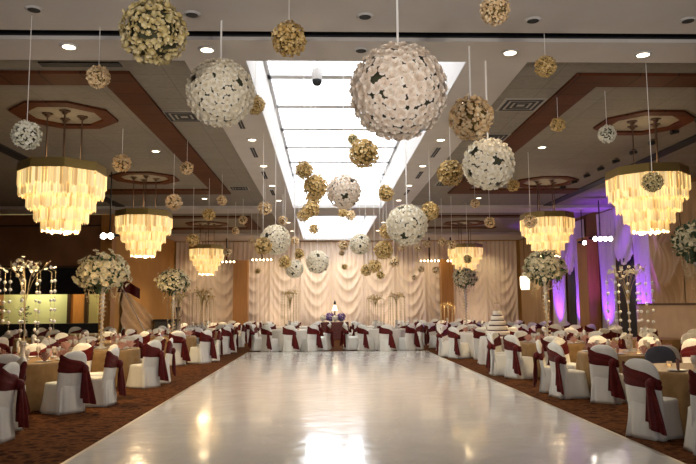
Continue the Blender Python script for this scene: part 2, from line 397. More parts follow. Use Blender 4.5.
# ------------------------------------------------------------------ chandeliers
def octa(r, z, rot=PI/8): return [(r*math.cos(rot+k*PI/4), r*math.sin(rot+k*PI/4), z) for k in range(8)]
def ringmesh(q, ro, ri, z0, z1, rot=PI/8, ro2=None):
    a, b, c, d = octa(ro, z0, rot), octa(ri, z0, rot), octa(ri, z1, rot), octa(ro2 or ro, z1, rot)
    vs = a+b+c+d; fs = []
    for k in range(8):
        n_ = (k+1) % 8
        for p in range(4):
            p2 = (p+1) % 4; fs.append((p*8+k, p*8+n_, p2*8+n_, p2*8+k))
    q.add(vs, fs)
def chandelier(label):
    t = root('chandelier', label, 'chandelier', (0, 0, 0), group='tiered glass chandeliers')
    q = MB(); ringmesh(q, .78, .73, -1.03, -.86, ro2=.76); ringmesh(q, .755, .10, -.89, -.86); q.build('frame', M['brass'], t)
    tiers = ((.76, -1.02, -1.48), (.62, -1.14, -1.71), (.48, -1.32, -1.92), (.35, -1.50, -2.10))
    rnd = random.Random(5)
    for R_, zt, zb in tiers:
        q = MB(); P = octa(R_, 0)
        for ring in range(3):
            off = ring*.5; sc = 1-ring*.035
            for k in range(8):
                a, b = Vector(P[k])*sc, Vector(P[(k+1) % 8])*sc; d = b-a; ln = d.length; n_ = max(4, round(ln/.054))
                for i in range(n_):
                    s0 = (i+(off % 1)*.8)/n_; c = a+d*s0; dd = d.normalized()*(.0235); nn = Vector((dd.y, -dd.x, 0)).normalized()*rnd.uniform(-.012, .012)
                    L_ = (zt-zb)*(1-ring*.02)
                    z1 = zt-(0 if ring == 0 else L_*(.32 if ring == 1 else .1)); z0 = zb+rnd.uniform(-.03, .045)-(0 if ring else L_*-.32)
                    e = Vector((-dd.y, dd.x, 0)).normalized()*.004
                    p = [c-dd+nn, c+dd-nn]
                    vs = [(p[0].x-e.x, p[0].y-e.y, z0+.02), (p[1].x-e.x, p[1].y-e.y, z0+.02), (p[1].x-e.x, p[1].y-e.y, z1), (p[0].x-e.x, p[0].y-e.y, z1),
                          (p[0].x+e.x, p[0].y+e.y, z0+.02), (p[1].x+e.x, p[1].y+e.y, z0+.02), (p[1].x+e.x, p[1].y+e.y, z1), (p[0].x+e.x, p[0].y+e.y, z1),
                          ((p[0].x+p[1].x)/2, (p[0].y+p[1].y)/2, z0-.012)]
                    q.add(vs, [(0, 1, 2, 3), (5, 4, 7, 6), (4, 0, 3, 7), (1, 5, 6, 2), (3, 2, 6, 7), (0, 8, 1), (4, 5, 8), (0, 4, 8), (1, 8, 5)])
        q.build('glass_tier', M['shade'], t)
    q = MB()
    for k in range(8):
        a = k*PI/4; q.lathe([(.028, -1.55), (.028, -1.15)], 8, (.24*math.cos(a), .24*math.sin(a), 0))
        q.lathe([(.028, -1.35), (.028, -1.05)], 8, (.55*math.cos(a+.3), .55*math.sin(a+.3), 0))
    q.lathe([(.03, -2.05), (.03, -1.6)], 8)
    q.build('bulbs', M['lamp_core'], t)
    for k in range(4):
        a = .35+k*PI/2; x, y = .30*math.cos(a), .30*math.sin(a)
        q = MB(); q.tube([(x, y, -.87), (x, y, .09)], .014, 8); rd = q.build('rod', M['bronze'], t)
        q = MB(); q.lathe([(.095, .075), (.10, .09), (.06, .1)], 12, (x, y, 0)); q.lathe([(.03, .02), (.06, .075)], 12, (x, y, 0)); q.build('canopy', M['bronze'], rd)
    return t
ch0 = chandelier('large tiered glass chandelier at the left, nearest the camera'); remember(ch0)
spots = [((-4.85, 12.62), None), ((-5.0, 18.9), 'tiered glass chandelier, second in the left row, beside the bright spotlight'),
         ((-5.1, 29.6), 'small far tiered glass chandelier of the left row, before the back drapes'),
         ((6.38, 13.1), 'large tiered glass chandelier at the right with a green and white flower ball before it'),
         ((6.50, 19.6), 'tiered glass chandelier, second in the right row, above the tall white bouquet'),
         ((6.15, 29.6), 'small far tiered glass chandelier of the right row, above the back bouquet')]
for i, ((x, y), lb) in enumerate(spots):
    o = ch0 if i == 0 else copy_tree(ch0, label=lb)
    o.location = (x, y, ZC)
    q = MB(); ringmesh(q, .95, .68, ZC+T-.04, ZC+T)
    side = 'left' if x < 0 else 'right'; nn = ('nearest', 'second', 'farthest')[i % 3]
    m_ = q.build('ceiling_medallion', M['band_wood']); m_.location = (x, y, 0)
    tag(m_, 'brown octagonal wooden ring on the ceiling above the %s %s chandelier' % (nn, side), 'ceiling medallion', 'octagonal rings above the chandeliers')

# ------------------------------------------------------------------ ceiling fittings
q = MB(); q.lathe([(.105, -.012), (.115, 0)], 20); q.lathe([(.085, -.016), (.085, -.010)], 20); dl_ring = q.mesh('trim_ring', M['well'], True)
q = MB(); q.lathe([(.08, -.019), (.08, -.014)], 20); dl_on = q.mesh('lens', M['downlight']); dl_off = q.mesh('lens', M['dark'])
def downlight(x, y, z, on, label, group, s=1.):
    t = root('downlight', label, 'ceiling light', (x, y, z), group=group); t.scale = (s, s, s)
    link('trim_ring', dl_ring, t); link('lens', dl_on if on else dl_off, t)
def ceil_at(px, py, z=ZC):
    d = FW*F + RR*(px-348) - UU*(py-232); return EYE + d*((z-EYE.z)/d.z)
for px, py, lb in ((69, 46, 'round lit downlight in the near ceiling strip, far left'), (207, 49, 'round lit downlight in the near ceiling strip, above the left white rose ball'),
                   (510, 52, 'round lit downlight in the near ceiling strip, right of centre'), (643, 54, 'round lit downlight in the near ceiling strip, far right')):
    p = ceil_at(px, py); downlight(p.x, p.y, ZC, True, lb, 'lit downlights in the near ceiling strip', 1.05)
for px, py, lb in ((34, 9, 'unlit dark downlight at the top left of the ceiling'), (192, 14, 'unlit dark downlight above the left white rose ball'),
                   (365, 16, 'unlit dark downlight above the largest rose ball, nearer one'), (361, 50, 'unlit dark downlight above the largest rose ball, farther one'), (533, 20, 'unlit dark downlight near the top, right of centre'), (688, 20, 'unlit dark downlight at the top right corner')):
    p = ceil_at(px, py); downlight(p.x, p.y, ZC, False, lb, 'unlit downlights', .9)
ordn = ['nearest', 'second', 'third', 'fourth', 'fifth', 'sixth', 'seventh']
for s, xx in (('left', -1.52), ('right', 2.47)):
    for k, y in enumerate((11.4, 14.1, 16.8, 19.6, 22.4, 28.4, 31.6)):
        downlight(xx, y, ZC, True, '%s lit downlight in the soffit strip on the %s of the skylight' % (ordn[k], s), 'downlights beside the skylight')
    for k, y in enumerate((12.9, 15.5, 18.2, 21.0)):
        t = root('slot_vent', '%s dark slot vent in the soffit strip on the %s of the skylight' % (ordn[k], s), 'air vent', (xx-.08*(1 if s == 'left' else -1), y-(.9 if (s, k) == ('right', 0) else .2), ZC), group='slot vents beside the skylight')
        q = MB(); q.box((-.07, -.5, -.012), (.07, .5, 0)); q.build('frame', M['plaster'], t)
        q = MB(); q.box((-.048, -.48, -.018), (-.006, .48, -.012)); q.box((.006, -.48, -.018), (.048, .48, -.012)); q.build('slots', M['dark'], t)
for (x, y, s, lb) in ((-2.65, 12.7, .36, 'square ceiling diffuser in the left coffer beside the wood band'), (3.55, 11.9, .38, 'square ceiling diffuser in the right coffer, nearer one'), (3.62, 14.3, .33, 'square ceiling diffuser in the right coffer, farther one'),
                   (-2.6, 20.6, .3, 'square ceiling diffuser at the far end of the left coffer'), (3.6, 19.9, .3, 'square ceiling diffuser at the far end of the right coffer')):
    t = root('ceiling_diffuser', lb, 'air vent', (x, y, ZC+T), group='square ceiling diffusers')
    q = MB(); q.box((-s, -s, -.015), (s, s, 0)); q.build('frame', M['diffuser'], t)
    q = MB()
    for k in range(3):
        r0 = s*(.85-.26*k); r1 = r0-.05
        for a, b in (((-r0, -r0), (r0, -r1)), ((-r0, r1), (r0, r0)), ((-r0, -r1), (-r1, r1)), ((r1, -r1), (r0, r1))): q.box((a[0], a[1], -.022), (b[0], b[1], -.016))
    q.build('slots', M['dark'], t)
for k in range(9):
    y = 12.6+k*.95
    t = root('track_spotlight', '%s small dark spotlight in the row on the right-hand ceiling' % (ordn+['eighth', 'ninth'])[k], 'spotlight', (7.25, y, ZC+T), group='small spotlights on the right-hand ceiling')
    q = MB(); q.lathe([(.05, -.02), (.05, 0)], 12); q.tube([(0, 0, -.01), (0, 0, -.06)], .012); q.build('mount', M['bronze'], t)
    q = MB(); q.tube([(-.09, 0, -.09), (.07, 0, -.06)], .05, 10, .035); q.build('lamp_head', M['black'], t)
for px, py, lb in ((85, 88, 'round flush disc on the near wood-framed ceiling, left'), (540, 149, 'x'), (586, 160, 'y')): pass
for (x, y, lb) in ((-4.0, 22.6, 'small lit downlight beyond the left wood frame'), (5.2, 22.6, 'small lit downlight beyond the right wood frame'), (5.0, 15.2, 'small lit downlight between the right wood frame and the chandelier'), (-3.9, 15.6, 'small lit downlight between the left wood frame and the chandelier')):
    downlight(x, y, ZC+T, True, lb, 'small downlights in the coffers')
# dome camera under the near skylight
p = at(317, 80, 10.6)
t = root('dome_camera', 'white cylinder camera with a black dome, hanging below the skylight', 'camera', p)
q = MB(); q.lathe([(.075, -.02), (.08, .0), (.08, .17), (.06, .19)], 20); q.tube([(0, 0, .18), (0, 0, ZG-p.z-.03)], .012, 8); q.build('housing', M['well'], t, True)
q = MB(); q.lathe([(.01, -.10), (.05, -.085), (.075, -.05), (.082, -.01), (.08, 0)], 20); q.build('lens_dome', M['black'], t, True)

# ------------------------------------------------------------------ flower balls
def frame_on(nrm, spin):
    a = nrm.cross(Vector((0, 0, 1)) if abs(nrm.z) < .9 else Vector((1, 0, 0))).normalized(); b = nrm.cross(a)
    return a*math.cos(spin)+b*math.sin(spin), b*math.cos(spin)-a*math.sin(spin)
def petal(q, c, d, nrm, ln, wd, cup, base=0.):
    "cupped petal growing from c along d, bent towards nrm"
    s = nrm.cross(d).normalized(); vs = []
    prof = ((0, .35, 0), (.45, 1, .25), (.85, .85, .7), (1.0, .35, 1.0))
    for (t, w, k) in prof:
        p = c+d*(base+ln*t)+nrm*(cup*k)
        for e in (-1, 0, 1): vs.append(p+s*(wd*w*.5*e)+nrm*(abs(e)*cup*.25*w))
    q.add(vs, [(j*3+i, j*3+i+1, (j+1)*3+i+1, (j+1)*3+i) for j in range(3) for i in range(2)])
def fib(n):
    for i in range(n):
        z = 1-(2*i+1)/n; r = math.sqrt(1-z*z); a = i*2.399963
        yield Vector((r*math.cos(a), r*math.sin(a), z))
def rose_cover(n, seed, r=.5, skip=.05):
    rnd = random.Random(seed); q = MB(); rs = r*math.sqrt(4/n)*.97
    for p in fib(n):
        if rnd.random() < skip: continue
        p = (p+Vector((rnd.gauss(0, .034), rnd.gauss(0, .034), rnd.gauss(0, .034)))*math.sqrt(40/n)).normalized()
        sp = rnd.random()*6; s = rs*rnd.uniform(.82, 1.12)
        for (k, ln, wd, cup, h, b0) in ((5, .95, .95, .06, .12, .12), (5, .66, .72, .30, .16, .08), (4, .40, .50, .38, .26, .06), (3, .18, .30, .34, .36, .03)):
            for i in range(k):
                d, _ = frame_on(p, sp+i*2*PI/k+k*.7+rnd.uniform(-.12, .12))
                petal(q, p*(r*.84+s*h), d, p, s*ln*rnd.uniform(.86, 1.08), s*wd, s*cup*rnd.uniform(.7, 1.2), s*b0)
    return q
def petal_cover(n, seed, r=.5, big=.62, loose=.4):
    rnd = random.Random(seed); q = MB(); rs = r*math.sqrt(4/n)*1.75
    for p in fib(n):
        p = (p+Vector((rnd.gauss(0, .3), rnd.gauss(0, .3), rnd.gauss(0, .3)))*math.sqrt(4/n)).normalized()
        nn = (p+Vector((rnd.gauss(0, loose), rnd.gauss(0, loose), rnd.gauss(0, loose)))).normalized()
        c = p*(r*(.80+.17*rnd.random())); sp = rnd.random()*6; s = rs*rnd.uniform(.7, 1.2)
        for i in range(4):
            d, _ = frame_on(nn, sp+i*PI/2)
            petal(q, c, d, nn, s*big, s*big*1.05, s*.28)
    return q
def core(n=24, r=.44):
    q = MB(); q.ball((0, 0, 0), r, n, n//2); return q
BALLM = {}
for kind, mm, cm in (('rose', 'rose', 'core'), ('blush', 'rose_pink', 'core'), ('gold', 'gold_petal', 'core_gold'), ('green', 'green_petal', 'core'), ('peach', 'cream_petal', 'core_gold'), ('white', 'white_petal', 'core')):
    for size, n in (('L', 230), ('M', 120), ('S', 46)):
        if size == 'L' and kind in ('white',): continue
        if kind in ('rose', 'blush'): q = rose_cover({'L': 250, 'M': 150, 'S': 70}[size], 11, skip=.02)
        else: q = petal_cover({'L': 420, 'M': 260, 'S': 90}[size], 21, big=.62 if size != 'S' else .6, loose=.55)
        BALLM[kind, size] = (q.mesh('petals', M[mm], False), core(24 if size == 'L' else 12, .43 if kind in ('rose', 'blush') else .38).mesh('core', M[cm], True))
def ceil_z(x, y):
    if SKX0 < x < SKX1 and (9.48 < y < 24.2 or 26.4 < y < 36.1): return ZG+.04
    if (x < CL or x > CR) and (9.48 < y < 24.3 or 25.6 < y < 33.6): return ZC+T
    if 8.42 < y < 8.72: return ZC+.22
    return ZC
kindname = {'rose': 'white rose', 'blush': 'ivory and blush rose', 'gold': 'gold', 'green': 'greenish gold', 'peach': 'pale gold', 'white': 'white and green'}
def flower_ball(px, py, r, dia, kind, label, seed):
    Y = F*dia/(2*r); p = at(px, py, Y)
    while p.z+dia*.5 > ZC-.28: dia *= .97; Y = F*dia/(2*r); p = at(px, py, Y)
    if Y > 34.3: Y = 34.3; p = at(px, py, Y); dia = 2*r*Y/F
    size = 'L' if r > 28 else ('M' if r > 8.5 else 'S')
    k = kind
    if (k, size) not in BALLM: k = 'green'
    t = root('hanging_flower_ball', label, 'flower ball', p, group='hanging flower balls')
    rnd = random.Random(seed)
    pe, co = BALLM[k, size]
    o = link('petals', pe, t); o.scale = (dia*(1.10 if kind in ('rose', 'blush') else 1),)*3; o.rotation_euler = (rnd.random()*6, rnd.random()*6, rnd.random()*6)
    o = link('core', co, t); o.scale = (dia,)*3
    top = ceil_z(p.x, p.y)
    q = MB(); sr = .012 if r > 19 else .003+.00012*Y
    q.tube([(0, 0, dia*.44), (0, 0, top-p.z)], sr, 6)
    q.build('string', M['string'], t)
BALLS = [
 (154, 32, 34, .66, 'green', 'large greenish gold flower ball at the top left of centre'),
 (220.5, 93, 34.5, .82, 'rose', 'large white rose ball on a thick cord, left of the skylight'),
 (289, 39, 18, .46, 'gold', 'gold flower ball at the top centre in front of the skylight edge'),
 (398.5, 92, 50, .92, 'blush', 'largest ball, ivory and blush roses, right of the skylight centre'),
 (471, 118, 23, .60, 'peach', 'pale gold flower ball just above the white rose ball on the right'),
 (488.5, 164, 26, .72, 'rose', 'white rose ball right of centre, below the pale gold ball'),
 (495, 10, 15.5, .36, 'peach', 'pale gold flower ball cut by the top edge of the picture'),
 (545.5, 66.5, 11, .30, 'gold', 'small gold flower ball high on the right near the ceiling band'),
 (98.5, 77, 11.5, .28, 'peach', 'small pinkish gold flower ball high on the left over the wood band'),
 (26.5, 135, 14.5, .34, 'white', 'small white and green flower ball at the left edge over the octagon ring'),
 (255, 105, 10, .38, 'gold', 'gold flower ball half hidden behind the large left white rose ball'),
 (364, 153.5, 15, .50, 'gold', 'gold flower ball directly below the largest rose ball'),
 (353, 139, 5.5, .22, 'green', 'tiny dark gold ball touching the bottom left of the largest rose ball'),
 (304, 170, 9, .34, 'gold', 'gold flower ball before the skylight, left, highest of its cluster'),
 (315.5, 187, 12.5, .48, 'gold', 'gold flower ball before the skylight, biggest of the left cluster'),
 (313.5, 198, 7.5, .34, 'gold', 'gold flower ball peeking out under the biggest of the left cluster'),
 (311, 209, 8, .34, 'gold', 'gold flower ball in the middle of the left cluster under the skylight'),
 (303.5, 215.5, 6, .28, 'gold', 'small gold flower ball at the lower left of the skylight cluster'),
 (344, 192, 17, .64, 'blush', 'ivory rose ball in front of the middle of the skylight'),
 (385.5, 193.5, 8, .34, 'gold', 'gold flower ball on the right part of the skylight'),
 (450.5, 173, 13.5, .50, 'gold', 'gold flower ball just left of the right-hand white rose ball'),
 (407, 225, 20.5, .78, 'rose', 'white rose ball at centre right, under the far end of the skylight'),
 (430, 211, 9.5, .42, 'gold', 'gold flower ball touching the right of the centre right white rose ball'),
 (275.5, 240, 15, .64, 'rose', 'white rose ball left of centre with a gold ball before it'),
 (263, 246, 8.5, .34, 'gold', 'gold flower ball covering the lower left of a white rose ball'),
 (317.5, 262, 11.5, .62, 'rose', 'white rose ball before the back drape, just left of the centre'),
 (294.5, 269, 9, .56, 'rose', 'white rose ball low before the back drape, below two gold balls'),
 (360, 244, 10.5, .58, 'rose', 'white rose ball below the far skylight, right of centre'),
 (383.5, 250, 9.5, .48, 'gold', 'gold flower ball right of the white rose ball under the far skylight'),
 (386.5, 231, 7, .34, 'gold', 'gold flower ball at the left edge of the centre right white rose ball'),
 (374.5, 266, 6.3, .38, 'gold', 'gold flower ball low centre, upper right of a touching pair'),
 (366, 270, 5.5, .36, 'gold', 'gold flower ball low centre, lower left of a touching pair'),
 (380.5, 275, 4, .28, 'gold', 'tiny gold flower ball, lowest of the low centre group'),
 (394, 262, 5, .32, 'peach', 'small pale gold ball right of the low centre group'),
 (285, 262, 6.2, .36, 'gold', 'gold flower ball just left above the lowest white rose ball'),
 (299, 254, 5.2, .34, 'gold', 'gold flower ball just right above the lowest white rose ball'),
 (283, 220.5, 4.5, .28, 'peach', 'small pale gold ball just above the left of centre white rose ball'),
 (265, 208.5, 6.5, .36, 'peach', 'pale gold flower ball under the left soffit strip'),
 (314, 229, 5, .30, 'gold', 'small dark gold ball before the far skylight'),
 (343, 213, 4.5, .28, 'gold', 'small gold ball at the near edge of the far skylight, left of a pair'),
 (350.5, 215.5, 5, .32, 'peach', 'small pale gold ball at the near edge of the far skylight, right of a pair'),
 (343.5, 245.5, 5, .32, 'peach', 'small pale gold ball under the far skylight, left of the white rose ball'),
 (342, 253, 3, .24, 'peach', 'tiny pale ball just under the small ball left of the white rose ball'),
 (344.5, 267, 3, .21, 'gold', 'tiny dark gold ball before the centre of the back drape'),
 (295, 241, 4, .27, 'peach', 'small pale gold ball right of the left of centre white rose ball'),
 (187, 168, 6.3, .27, 'peach', 'small pale gold ball over the left wood band'),
 (173.5, 202, 7.8, .36, 'peach', 'pale gold flower ball right of the second left chandelier top'),
 (122, 163, 8.5, .34, 'peach', 'pale gold flower ball between the two nearest left chandeliers'),
 (222, 200.5, 4.8, .26, 'peach', 'small pale gold ball at the far end of the left wood band'),
 (209, 214.5, 6, .33, 'gold', 'gold flower ball before the second left wood frame'),
 (193, 240, 6, .36, 'gold', 'gold flower ball just above the far left chandelier'),
 (243, 220, 4.2, .28, 'peach', 'small pale gold ball at the right end of the far left wood frame'),
 (235.5, 231, 3.8, .26, 'peach', 'tiny pale ball above the row of light bulbs on the left'),
 (227.5, 252, 4.2, .30, 'peach', 'small pale gold ball beside the far left chandelier'),
 (251.5, 241, 3.2, .24, 'peach', 'tiny pale ball just left of the left of centre white rose ball'),
 (257.5, 271, 2.6, .20, 'gold', 'tiny gold ball over the left back pillar edge'),
 (401.5, 248, 3.4, .25, 'peach', 'tiny pale ball directly under the centre right white rose ball'),
 (418, 248, 3.6, .26, 'peach', 'tiny pale ball at the lower right of the centre right white rose ball'),
 (427.3, 244, 3.8, .27, 'peach', 'tiny pale ball left of a group of three on the right'),
 (442, 242, 4.2, .28, 'peach', 'tiny pale ball in the middle of a group of three on the right'),
 (452, 244.5, 4.6, .30, 'peach', 'tiny pale ball right of a group of three on the right'),
 (421, 269, 3.2, .24, 'peach', 'tiny pale ball low right of centre, left of a pair below the light bulbs'),
 (436, 270, 3.6, .26, 'peach', 'tiny pale ball low right of centre, right of a pair below the light bulbs'),
 (414, 277.5, 2.6, .20, 'peach', 'lowest tiny pale ball right of centre'),
 (467.5, 259, 4, .28, 'green', 'small dark green gold ball in front of the far right chandelier'),
 (475, 203.5, 4.5, .26, 'peach', 'small pale gold ball below the right-hand white rose ball'),
 (489.7, 222.5, 5.2, .30, 'peach', 'small pale gold ball before the far right wood frame'),
 (513, 185.5, 6, .28, 'gold', 'small gold ball right of the right-hand white rose ball'),
 (558, 124.5, 7.2, .27, 'gold', 'small gold ball beside the right wood band'),
 (607, 134, 9.2, .30, 'white', 'small white and green ball over the right octagon ring'),
 (652.5, 182, 10.5, .30, 'green', 'dark green flower ball before the near right chandelier'),
 (530.5, 221.5, 6.5, .30, 'peach', 'small gold ball before the left rim of the second right chandelier'),
]
for i, (px, py, r, dia, kind, lb) in enumerate(BALLS): flower_ball(px, py, r, dia, kind, lb, i)

# ------------------------------------------------------------------ chairs
def back_half(z):
    w = .24-.01*(z-.47)
    if z > .74: w *= max(.0, 1-((z-.74)/.237)**2.7)**(1/2.3)
    return max(w, .004)
def back_y(z): return -.215-.16*(z-.47)
def back_sec(z, off=0., n=32, thick=.043):
    w = back_half(z)+off; th = (thick+off)*(1 if z < .9 else max(.15, 1-((z-.9)/.078)**2*.8)); out = []
    for i in range(n):
        a = 2*PI*i/n; c, s = math.cos(a), math.sin(a)
        x = w*math.copysign(abs(c)**.55, c); y = th*math.copysign(abs(s)**.7, s)
        out.append((x, y-.02*(x/.24)**2*-1+back_y(z), z))
    return out
def chair_cover(m):
    q = MB(); n = 56; rnd = random.Random(2)
    ph = [rnd.random()*6 for _ in range(4)]
    zs = [0.005, .06, .12, .2, .28, .36, .42, .455, .47, .475]
    vs = []
    for z in zs:
        k = 1-z/.47 if z < .47 else 0
        hw, hd = .222+.035*k, .235+.035*k
        if z >= .47: hw -= .012; hd -= .012
        if z > .472: hw -= .03; hd -= .03
        for i in range(n):
            a = 2*PI*i/n; c, s = math.cos(a), math.sin(a)
            e = .38
            x = hw*math.copysign(abs(c)**e, c); y = hd*math.copysign(abs(s)**e, s)
            f = k*(.018*math.sin(7*a+ph[0]+2*z)+.010*math.sin(13*a+ph[1])+.007*math.sin(19*a+ph[2]))
            vs.append((x*(1+f/.22), y*(1+f/.25)-.01, z))
    fs = [(j*n+i, j*n+(i+1) % n, (j+1)*n+(i+1) % n, (j+1)*n+i) for j in range(len(zs)-1) for i in range(n)]
    k = (len(zs)-1)*n; fs.append(tuple(range(k, k+n))); fs.append(tuple(range(n))[::-1])
    q.add(vs, fs)
    zs = [.30, .38, .46, .54, .60, .66, .72, .78, .83, .87, .90, .93, .95, .965, .974]
    vs = []
    for z in zs: vs += back_sec(z)
    n = 32
    fs = [(j*n+i, j*n+(i+1) % n, (j+1)*n+(i+1) % n, (j+1)*n+i) for j in range(len(zs)-1) for i in range(n)]
    k = (len(zs)-1)*n; fs.append(tuple(range(k, k+n)))
    q.add(vs, fs)
    return q.mesh('cover', m, True)
def sash_mesh():
    q = MB(); n = 32; rows = 9; vs = []
    for j in range(rows):
        v = j/(rows-1)
        for i in range(n):
            a = 2*PI*i/n; c = math.cos(a)
            u = (c+1)/2                               # 0 left .. 1 right
            zc = .79-.125*u; hh = .14*(1-u)+.065*u
            z = zc+(v-.5)*2*hh
            off = .011+.006*math.sin(v*PI*5+u*3) if 0 < j < rows-1 else .001
            w = back_half(min(z, .80))+off; th = .043+off
            s = math.sin(a)
            x = w*math.copysign(abs(c)**.55, c); y = th*math.copysign(abs(s)**.7, s)
            vs.append((x, y+.02*(x/.24)**2+back_y(z), z))
    q.add(vs, [(j*n+i, j*n+(i+1) % n, (j+1)*n+(i+1) % n, (j+1)*n+i) for j in range(rows-1) for i in range(n)])
    return q.mesh('sash', M['sash'], True)
def tail_mesh(dx, dz, w0, w1, y0, seed):
    q = MB(); rnd = random.Random(seed); nx, nz = 10, 12; ph = rnd.random()*6
    for side in (0, 1):
        vs = []
        for j in range(nz+1):
            v = j/nz
            for i in range(nx+1):
                u = i/nx-.5; w = w0+(w1-w0)*v**.7
                x = .165+dx*v+u*w; z = .675-dz*v-(.05*u if j == nz else 0)
                y = y0+.018*math.sin(u*11+ph)*min(1, v*2)-.015*v+(.006 if side else -.006)
                vs.append((x, y, z))
        q.add(vs, [(j*(nx+1)+i, j*(nx+1)+i+1, (j+1)*(nx+1)+i+1, (j+1)*(nx+1)+i) for j in range(nz) for i in range(nx)])
    return q.mesh('sash_tail', M['sash'], True)
q = MB(); q.ball((.165, -.318, .675), .062, 12, 8, 1.25); KNOT = q.mesh('knot', M['sash'], True)
COVER, COVER_G, SASH = chair_cover(M['white_fab']), chair_cover(M['grey_fab']), sash_mesh()
T1, T2 = tail_mesh(.085, .55, .08, .23, -.345, 1), tail_mesh(.01, .47, .08, .19, -.322, 2)
def make_chair(cover, sash=True, name='banquet_chair'):
    t = root(name, '', 'chair', (0, 0, 0))
    link('cover', cover, t)
    if sash:
        s = link('sash', SASH, t); link('knot', KNOT, s); link('sash_tail', T1, s); link('sash_tail', T2, s)
    remember(t); return t
CH = make_chair(COVER)
used = False
D10 = ['right', 'right rear', 'rear right', 'rear left', 'left rear', 'left', 'left front', 'front left', 'front right', 'right front']
D8 = ['right', 'rear right', 'rear', 'rear left', 'left', 'front left', 'front', 'front right']
def place_chair(x, y, rz, label, group):
    global used
    if not used: o = CH; used = True; o.location = (x, y, 0); o.rotation_euler.z = rz; o['label'] = label; o['group'] = group
    else: o = copy_tree(CH, None, (x, y, 0), rz, label, group)
    return o

# ------------------------------------------------------------------ tables
def cloth_mesh(r, m, seed, name='tablecloth'):
    q = MB(); ph = seed*1.7
    def fold(a, t):
        k = max(0, (t-.42)/.58)
        return k*(.035*math.sin(11*a+ph)+.02*math.sin(17*a+2*ph)+.012*math.sin(29*a))
    prof = [(.02, .764), (r*.5, .764), (r*.9, .764), (r-.01, .762), (r, .748), (r+.008, .70), (r+.014, .6), (r+.02, .45), (r+.028, .25), (r+.04, .1), (r+.046, .015)]
    q.lathe(prof, 88, fold=fold, cap=False)
    q.add([(0, 0, .764)]+[(.03*math.cos(i*PI/4), .03*math.sin(i*PI/4), .764) for i in range(8)], [(0, i+1, (i+1) % 8+1) for i in range(8)])
    return q.mesh(name, m, True)
CG = [cloth_mesh(.88, M['gold_cloth'], s) for s in (1, 2)]; CP = cloth_mesh(.88, M['pale_cloth'], 3)
q = MB(); q.lathe([(.86, .735), (.86, .755)], 48); TOP = q.mesh('tabletop', M['pillar'])
q = MB(); q.lathe([(.3, .0), (.05, .06), (.04, .70), (.2, .735)], 16); BASE = q.mesh('table_base', M['chrome'])
# place settings
q = MB(); q.lathe([(.05, 0), (.09, .004), (.125, .014), (.13, .018), (.124, .017), (.088, .008), (.01, .007)], 20); PLATE = q.mesh('dinner_plate', M['plate'], True)
q = MB(); q.lathe([(.033, 0), (.033, .004), (.006, .009), (.005, .08), (.022, .10), (.036, .135), (.038, .165), (.031, .205), (.029, .205), (.036, .165), (.034, .136), (.01, .105)], 12); GLASS = q.mesh('wine_glass', M['glass'], True)
q = MB()
for k in range(5):
    a = -.9+k*.45; c, s = math.cos(a), math.sin(a)
    q.add([(-.015, 0, 0), (.015, 0, 0), (.11*s+.03, .02*k-.04, .13*c+.02), (.11*s-.03, .02*k-.04, .15*c), (-.015, .015, 0), (.015, .015, 0), (.11*s+.03, .02*k-.025, .13*c+.02), (.11*s-.03, .02*k-.025, .15*c)],
          [(0, 1, 2, 3), (5, 4, 7, 6), (0, 4, 5, 1), (1, 5, 6, 2), (2, 6, 7, 3), (3, 7, 4, 0)])
NAP = q.mesh('folded_napkin', M['napkin'])
q = MB(); q.lathe([(.03, 0), (.036, .05), (.036, .07), (.032, .07), (.03, .012)], 12); VOT = q.mesh('holder', M['glass'], True)
q = MB(); q.ball((0, 0, .04), .018, 8, 6, 1.3); VFL = q.mesh('flame', M['flame'], True)

